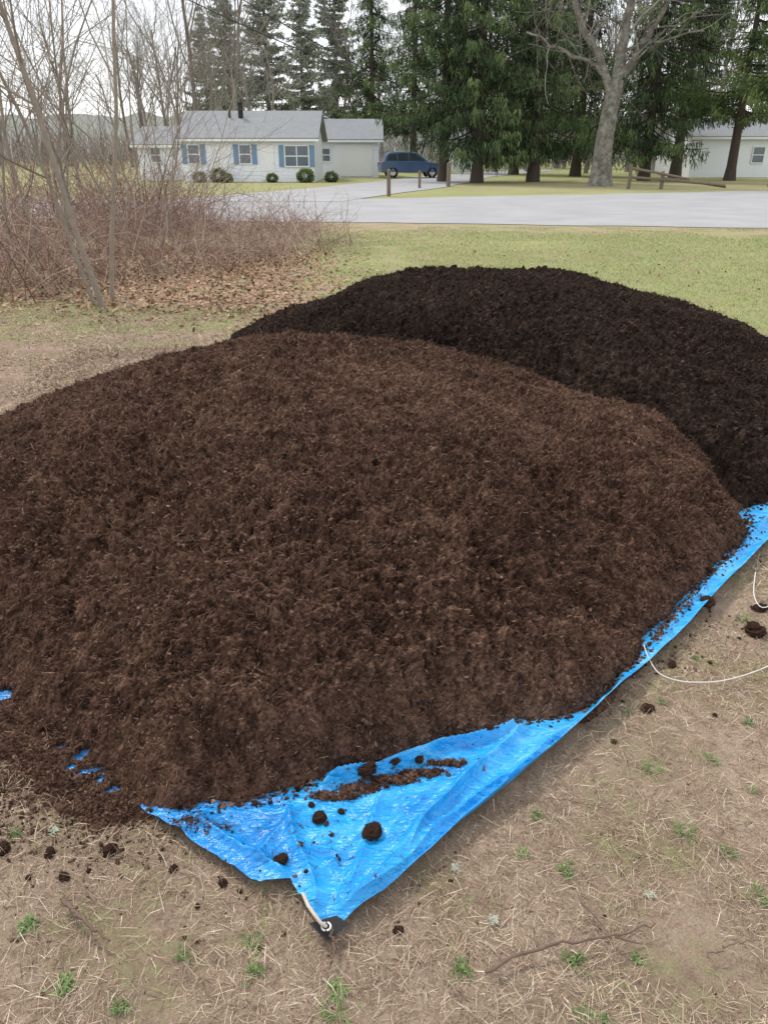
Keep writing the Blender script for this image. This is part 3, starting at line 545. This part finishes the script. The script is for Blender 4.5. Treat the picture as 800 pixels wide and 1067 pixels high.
for j,(px,D,s) in enumerate([(245,96,.95),(284,104,1.15),(318,94,.9),(352,104,1.1),(222,118,.9),(480,104,1.1),(580,100,1.1),(720,104,1.0),(830,110,1.1)]):
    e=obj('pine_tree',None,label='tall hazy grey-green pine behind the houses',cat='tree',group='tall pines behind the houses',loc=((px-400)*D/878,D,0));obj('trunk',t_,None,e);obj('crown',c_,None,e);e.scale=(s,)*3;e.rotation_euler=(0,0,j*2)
var=[]
for s in range(5):
    b=MB();rg=np.random.default_rng(300+s);grow(b,b,(0,0,-.1),(0,0,1),11,.17,0,3,rg,5,.08,.06,[5,4,3,3],.6);var.append(b.arrays())
W=MB()
for i in range(120):
    D=rng.uniform(72,135);px=rng.uniform(-160,960);X0=(px-400)*D/878;v_,q_,t2,tn=var[i%5];a=rng.random()*6.28;s=rng.uniform(.7,1.4);c_,s_=math.cos(a),math.sin(a)
    vv=np.stack([v_[:,0]*c_-v_[:,1]*s_,v_[:,0]*s_+v_[:,1]*c_,v_[:,2]],1)*s+[X0,D,0];W.add(vv,q_,tone=np.clip(tn+rng.uniform(-.2,.25),0,1))
n=26000;X0=rng.uniform(-110,110,n);Y0=rng.uniform(88,150,n);d=runit(n)*.6+[0,0,.8];blades(W,np.stack([X0,Y0,rng.random(n)**2*3.2],1),d,runit(n),1.2+1.5*rng.random(n),.05,rng.normal(size=n)*.4,rng.random(n)*.7)
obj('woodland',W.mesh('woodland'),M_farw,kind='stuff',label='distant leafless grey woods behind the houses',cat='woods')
xs=np.linspace(-500,500,400);mb=MB();hh=5+9*fbm(xs,xs*0,90,2,4)+3*vnoise(xs,xs*0,6,3);V=np.concatenate([np.stack([xs,xs*0+205,xs*0-1],1),np.stack([xs,xs*0+235,hh],1),np.stack([xs,xs*0+330,xs*0-1],1)])
i=np.arange(399);mb.add(V,np.concatenate([np.stack([i,i+1,i+401,i+400],1),np.stack([i+400,i+401,i+801,i+800],1)]))
obj('hill',mb.mesh('hill',True),tmat('wooded_hill',[(0,(.14,.16,.13)),(1,(.28,.29,.27))],.95,.3,1),kind='structure',label='low wooded ridge on the horizon',cat='hill')

# ---------------------------------------------------------------- buildings
def house(cat_label,x0,x1,y0,dep,eave,ridge,wins,doors=(),vents=(),axis='x',shut=True,ov=.35):
    e=obj('house',None,label=cat_label,cat='house',loc=((x0+x1)/2,y0,0));hw=(x1-x0)/2;mb=MB()
    if axis=='x':
        V=[(-hw,0,0),(hw,0,0),(hw,dep,0),(-hw,dep,0),(-hw,0,eave),(hw,0,eave),(hw,dep,eave),(-hw,dep,eave),(-hw,dep/2,ridge),(hw,dep/2,ridge)]
        mb.add(V,[(0,1,5,4),(1,2,6,5),(2,3,7,6),(3,0,4,7)],[(5,6,9),(7,4,8)])
    else:
        V=[(-hw,0,0),(hw,0,0),(hw,dep,0),(-hw,dep,0),(-hw,0,eave),(hw,0,eave),(hw,dep,eave),(-hw,dep,eave),(0,0,ridge),(0,dep,ridge)]
        mb.add(V,[(0,1,5,4),(1,2,6,5),(2,3,7,6),(3,0,4,7)],[(4,5,8),(6,7,9)])
    for k in range(int(eave/.2)): box(mb,-hw-.012,hw+.012,-.014,-.002,k*.2+.19,k*.2+.2,.1)
    obj('wall',mb.mesh('wall'),M_clap,e)
    mb=MB();th=.14
    def slab(a,b,c,d):
        a,b,c,d=map(np.array,(a,b,c,d));n=np.cross(b-a,d-a);n=n/np.linalg.norm(n)*th;mb.add(np.array([a,b,c,d,a+n,b+n,c+n,d+n]),[(0,3,2,1),(4,5,6,7),(0,1,5,4),(1,2,6,5),(2,3,7,6),(3,0,4,7)])
    if axis=='x':
        sl=(ridge-eave)/(dep/2);ez=eave-ov*sl+.01;rz=ridge+.01
        slab((-hw-ov,-ov,ez),(hw+ov,-ov,ez),(hw+ov,dep/2,rz),(-hw-ov,dep/2,rz));slab((hw+ov,dep+ov,ez),(-hw-ov,dep+ov,ez),(-hw-ov,dep/2,rz),(hw+ov,dep/2,rz))
    else:
        sl=(ridge-eave)/hw;ez=eave-ov*sl+.01;rz=ridge+.01
        slab((-hw-ov,dep+ov,ez),(-hw-ov,-ov,ez),(0,-ov,rz),(0,dep+ov,rz));slab((hw+ov,-ov,ez),(hw+ov,dep+ov,ez),(0,dep+ov,rz),(0,-ov,rz))
    rf=obj('roof',mb.mesh('roof'),M_roof,e)
    if axis=='x': boxobj('fascia',(-hw-ov,hw+ov,-ov-.03,-ov-.003,ez-.06,ez+.13),M_trim,e)
    for (vx,vz,r) in vents:
        mb=MB();tube(mb,[(vx,dep*.35,ridge-1),(vx,dep*.35,vz)],r,8);obj('chimney',mb.mesh('chimney'),M_blk if r<.2 else M_roof,rf)
    for (wx,wz,ww,wh,sh) in wins:
        wo=obj('window',None,parent=e,loc=(wx,-.02,wz));fb=MB();t=.07
        box(fb,-ww/2-t,ww/2+t,-.05,0,wh/2,wh/2+t);box(fb,-ww/2-t,ww/2+t,-.07,0,-wh/2-t,-wh/2);box(fb,-ww/2-t,-ww/2,-.05,0,-wh/2,wh/2);box(fb,ww/2,ww/2+t,-.05,0,-wh/2,wh/2);box(fb,-ww/2,ww/2,-.04,-.01,-.03,.03)
        if ww>1.3:
            box(fb,-.03,.03,-.045,-.012,-wh/2,-.031);box(fb,-.03,.03,-.045,-.012,.031,wh/2)
        obj('frame',fb.mesh('frame'),M_trim,wo);boxobj('pane',(-ww/2,ww/2,-.02,-.005,-wh/2,wh/2),M_glass,wo)
        if sh:
            for s in (-1,1): a=s*(ww/2+t+.17);boxobj('shutter',(a-.15,a+.15,-.05,0,-wh/2-.05,wh/2+.05),M_shut,wo)
    for (dx,dw,dh,m_) in doors: 
        d=boxobj('door',(dx-dw/2,dx+dw/2,-.06,-.016,0.1,dh),m_,e);boxobj('handle',(dx+dw*.35,dx+dw*.35+.06,-.10,-.062,1.0,1.1),M_steel,d)
    return e
house('white single-storey ranch house with blue shutters and grey roof',-12.4,-4.3,52,7.5,2.45,3.95,[(-3.3,1.55,.65,1.0,True),(-.15,1.55,.65,1.0,True),(3.0,1.45,1.4,1.1,True)],[(-1.7,.9,2.1,M_trim),(1.2,.85,2.1,M_trim)],[(-.7,4.5,.16),(-1.4,4.25,.07)])
house('low white house wing with grey roof behind brush',-15.8,-12.9,54.5,6,2.1,3.1,[(-.3,1.5,.6,.8,False)])
house('white garage with pale grey gable roof',-5.0,-.4,61,7,2.5,3.8,[(-1.5,1.5,.6,.8,False)],[(.7,2.4,2.2,M_trim)])
house('white house with gable end seen between conifers',22.5,29,62,8,2.7,4.1,[(1.6,1.5,.8,1.0,False)],axis='x')
house('small white house seen beyond the spruces',6.2,9.8,84,7,2.8,4.2,[(0,1.6,.8,1.1,False)])
def bush(seed):
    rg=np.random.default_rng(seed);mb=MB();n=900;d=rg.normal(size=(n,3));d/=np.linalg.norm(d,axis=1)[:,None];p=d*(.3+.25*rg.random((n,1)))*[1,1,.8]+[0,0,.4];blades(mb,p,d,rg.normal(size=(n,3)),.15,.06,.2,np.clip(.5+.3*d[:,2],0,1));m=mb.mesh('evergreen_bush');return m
bm_=[bush(1),bush(2)];bm_[0].materials.append(M_pine);bm_[1].materials.append(M_spr)
for j,(px,D,s) in enumerate([(207,50.5,.7),(227,50.8,.9),(236,50.5,.6),(283,50.5,.6),(318,50.5,.9),(345,51,.7)]):
    o=obj('evergreen_bush',bm_[j%2],label='small rounded evergreen bush against white house wall',cat='bush',group='foundation bushes',loc=((px-400)*D/878,D,0));o.scale=(s,)*3
def car(loc,rot):
    e=obj('parked_car',None,label='dark navy blue suv parked on the driveway',cat='car',loc=(*loc,.02));e.rotation_euler=(0,0,rot)
    prof=[(-2.2,.38),(-2.25,.75),(-2.18,1.05),(-1.95,1.12),(-1.0,1.08),(0,1.08),(1.0,1.07),(1.75,.98),(2.15,.86),(2.25,.62),(2.2,.36)]
    def ext(name,pr,w0,w1,zt,mat,par):
        mb=MB();n=len(pr);z=np.array([p[1] for p in pr]);w=np.interp(z,[z.min(),z.max()],[w0,w1])
        V=[(p[0],-w[i],p[1]) for i,p in enumerate(pr)]+[(p[0],w[i],p[1]) for i,p in enumerate(pr)];mb.add(V,[(i,i+n,(i+1)%n+n,(i+1)%n) for i in range(n)])
        m=mb.mesh(name);import bmesh
        bm=bmesh.new();bm.from_mesh(m);bm.verts.ensure_lookup_table();bm.faces.new([bm.verts[i] for i in range(n)]);bm.faces.new([bm.verts[i+n] for i in reversed(range(n))]);bmesh.ops.recalc_face_normals(bm,faces=bm.faces);bm.to_mesh(m);bm.free()
        o=obj(name,m,mat,par);b=o.modifiers.new('b','BEVEL');b.width=.05;b.segments=3;return o
    ext('body',prof,.90,.86,0,M_paint,e)
    ext('cabin',[(-2.05,1.07),(-1.85,1.5),(-1.6,1.66),(-.8,1.70),(.1,1.68),(.45,1.58),(1.15,1.06)],.84,.66,0,M_paint,e)
    for pr in ([(-1.85,1.12),(-1.68,1.5),(-1.15,1.56),(-1.1,1.12)],[(-1.02,1.12),(-1.06,1.57),(-.3,1.59),(-.28,1.12)],[(-.2,1.12),(-.22,1.59),(.22,1.56),(.85,1.12)]):
        for s in (-1,1):
            mb=MB();w=[.86-(.20)*(p[1]-1.07)/.62 for p in pr];mb.add([(p[0],s*(w[i]+.0),p[1]) for i,p in enumerate(pr)],[(0,3,2,1) if s<0 else (0,1,2,3)]);obj('window',mb.mesh('window'),M_cglass,e)
    for wx in (-1.4,1.4):
        for s in (-1,1):
            wh=obj('wheel',None,parent=e,loc=(wx,s*.82,.36));a=np.linspace(0,2*math.pi,29);mb=MB();tube(mb,np.stack([.27*np.cos(a),0*a,.27*np.sin(a)],1),.10,10);obj('tyre',mb.mesh('tyre',True),M_blk,wh)
            mb=MB();tube(mb,[(0,-.07,0),(0,.07,0)],.2,16)
            for s2 in (-.071,.071): mb.add([(.2*math.cos(q_),s2,.2*math.sin(q_)) for q_ in np.arange(16)*math.pi/8]+[(0,s2,0)],t=[(k,(k+1)%16,16) for k in range(16)])
            obj('rim',mb.mesh('rim'),M_steel,wh)
    for s in (-1,1):
        boxobj('headlight',(2.12,2.22,s*.68-.14,s*.68+.14,.66,.8),M_lamp,e);boxobj('tail_light',(-2.26,-2.16,s*.76-.1,s*.76+.1,.75,1.0),M_red,e)
    boxobj('bumper',(2.2,2.28,-.8,.8,.38,.55),M_blk,e,bev=.02)
car((1.9,60),math.radians(8))
for px,D,h,r in [(405,34,1.0,.08),(437,42,.8,.07),(467,44,1.15,.11)]:
    mb=MB();tube(mb,[(0,0,-.1),(0,0,h)],r,8);mb.add([(r*math.cos(k*math.pi/4),r*math.sin(k*math.pi/4),h) for k in range(8)]+[(0,0,h+.03)],t=[(k,(k+1)%8,8) for k in range(8)])
    obj('wooden_post',mb.mesh('wooden_post'),M_wood,label='weathered wooden post standing on the grass verge',cat='post',group='posts along the side street',loc=((px-400)*D/870,D,0))
e=obj('rail_fence',None,label='short weathered split-rail fence with fallen rails',cat='fence',loc=(12.0,41,0))
for xx,h in ((0,1.15),(1.6,.8)):
    mb=MB();tube(mb,[(xx,0,-.1),(xx+.03,0,h*.5),(xx,0,h)],.09,7);obj('post',mb.mesh('post'),M_wood,e)
for a,b in [((0,-.02,.95),(2.9,-.1,.45)),((0,.0,.55),(4.6,-.3,.18)),((1.6,-.1,.5),(4.7,-.2,.12))]:
    mb=MB();tube(mb,poly([a,tuple((np.array(a)+b)/2+[0,0,.03]),b],6),.06,6);obj('rail',mb.mesh('rail'),M_wood,e)
for k,(a,b) in enumerate([((-12.2,38,9.2),(-1,60,6.4)),((-9.4,38,9.4),(1,62,6.0))]):
    t=np.linspace(0,1,30)[:,None];P=np.array(a)*(1-t)+np.array(b)*t;P[:,2]-=(1.2*t*(1-t))[:,0];P0=P[0]-(P[1]-P[0])*25;P=np.concatenate([[P0],P]);mb=MB();tube(mb,P,.032,4)
    obj('overhead_wire',mb.mesh('overhead_wire'),M_wire,label='thin black overhead wire sagging between bare trees',cat='wire',group='overhead wires')
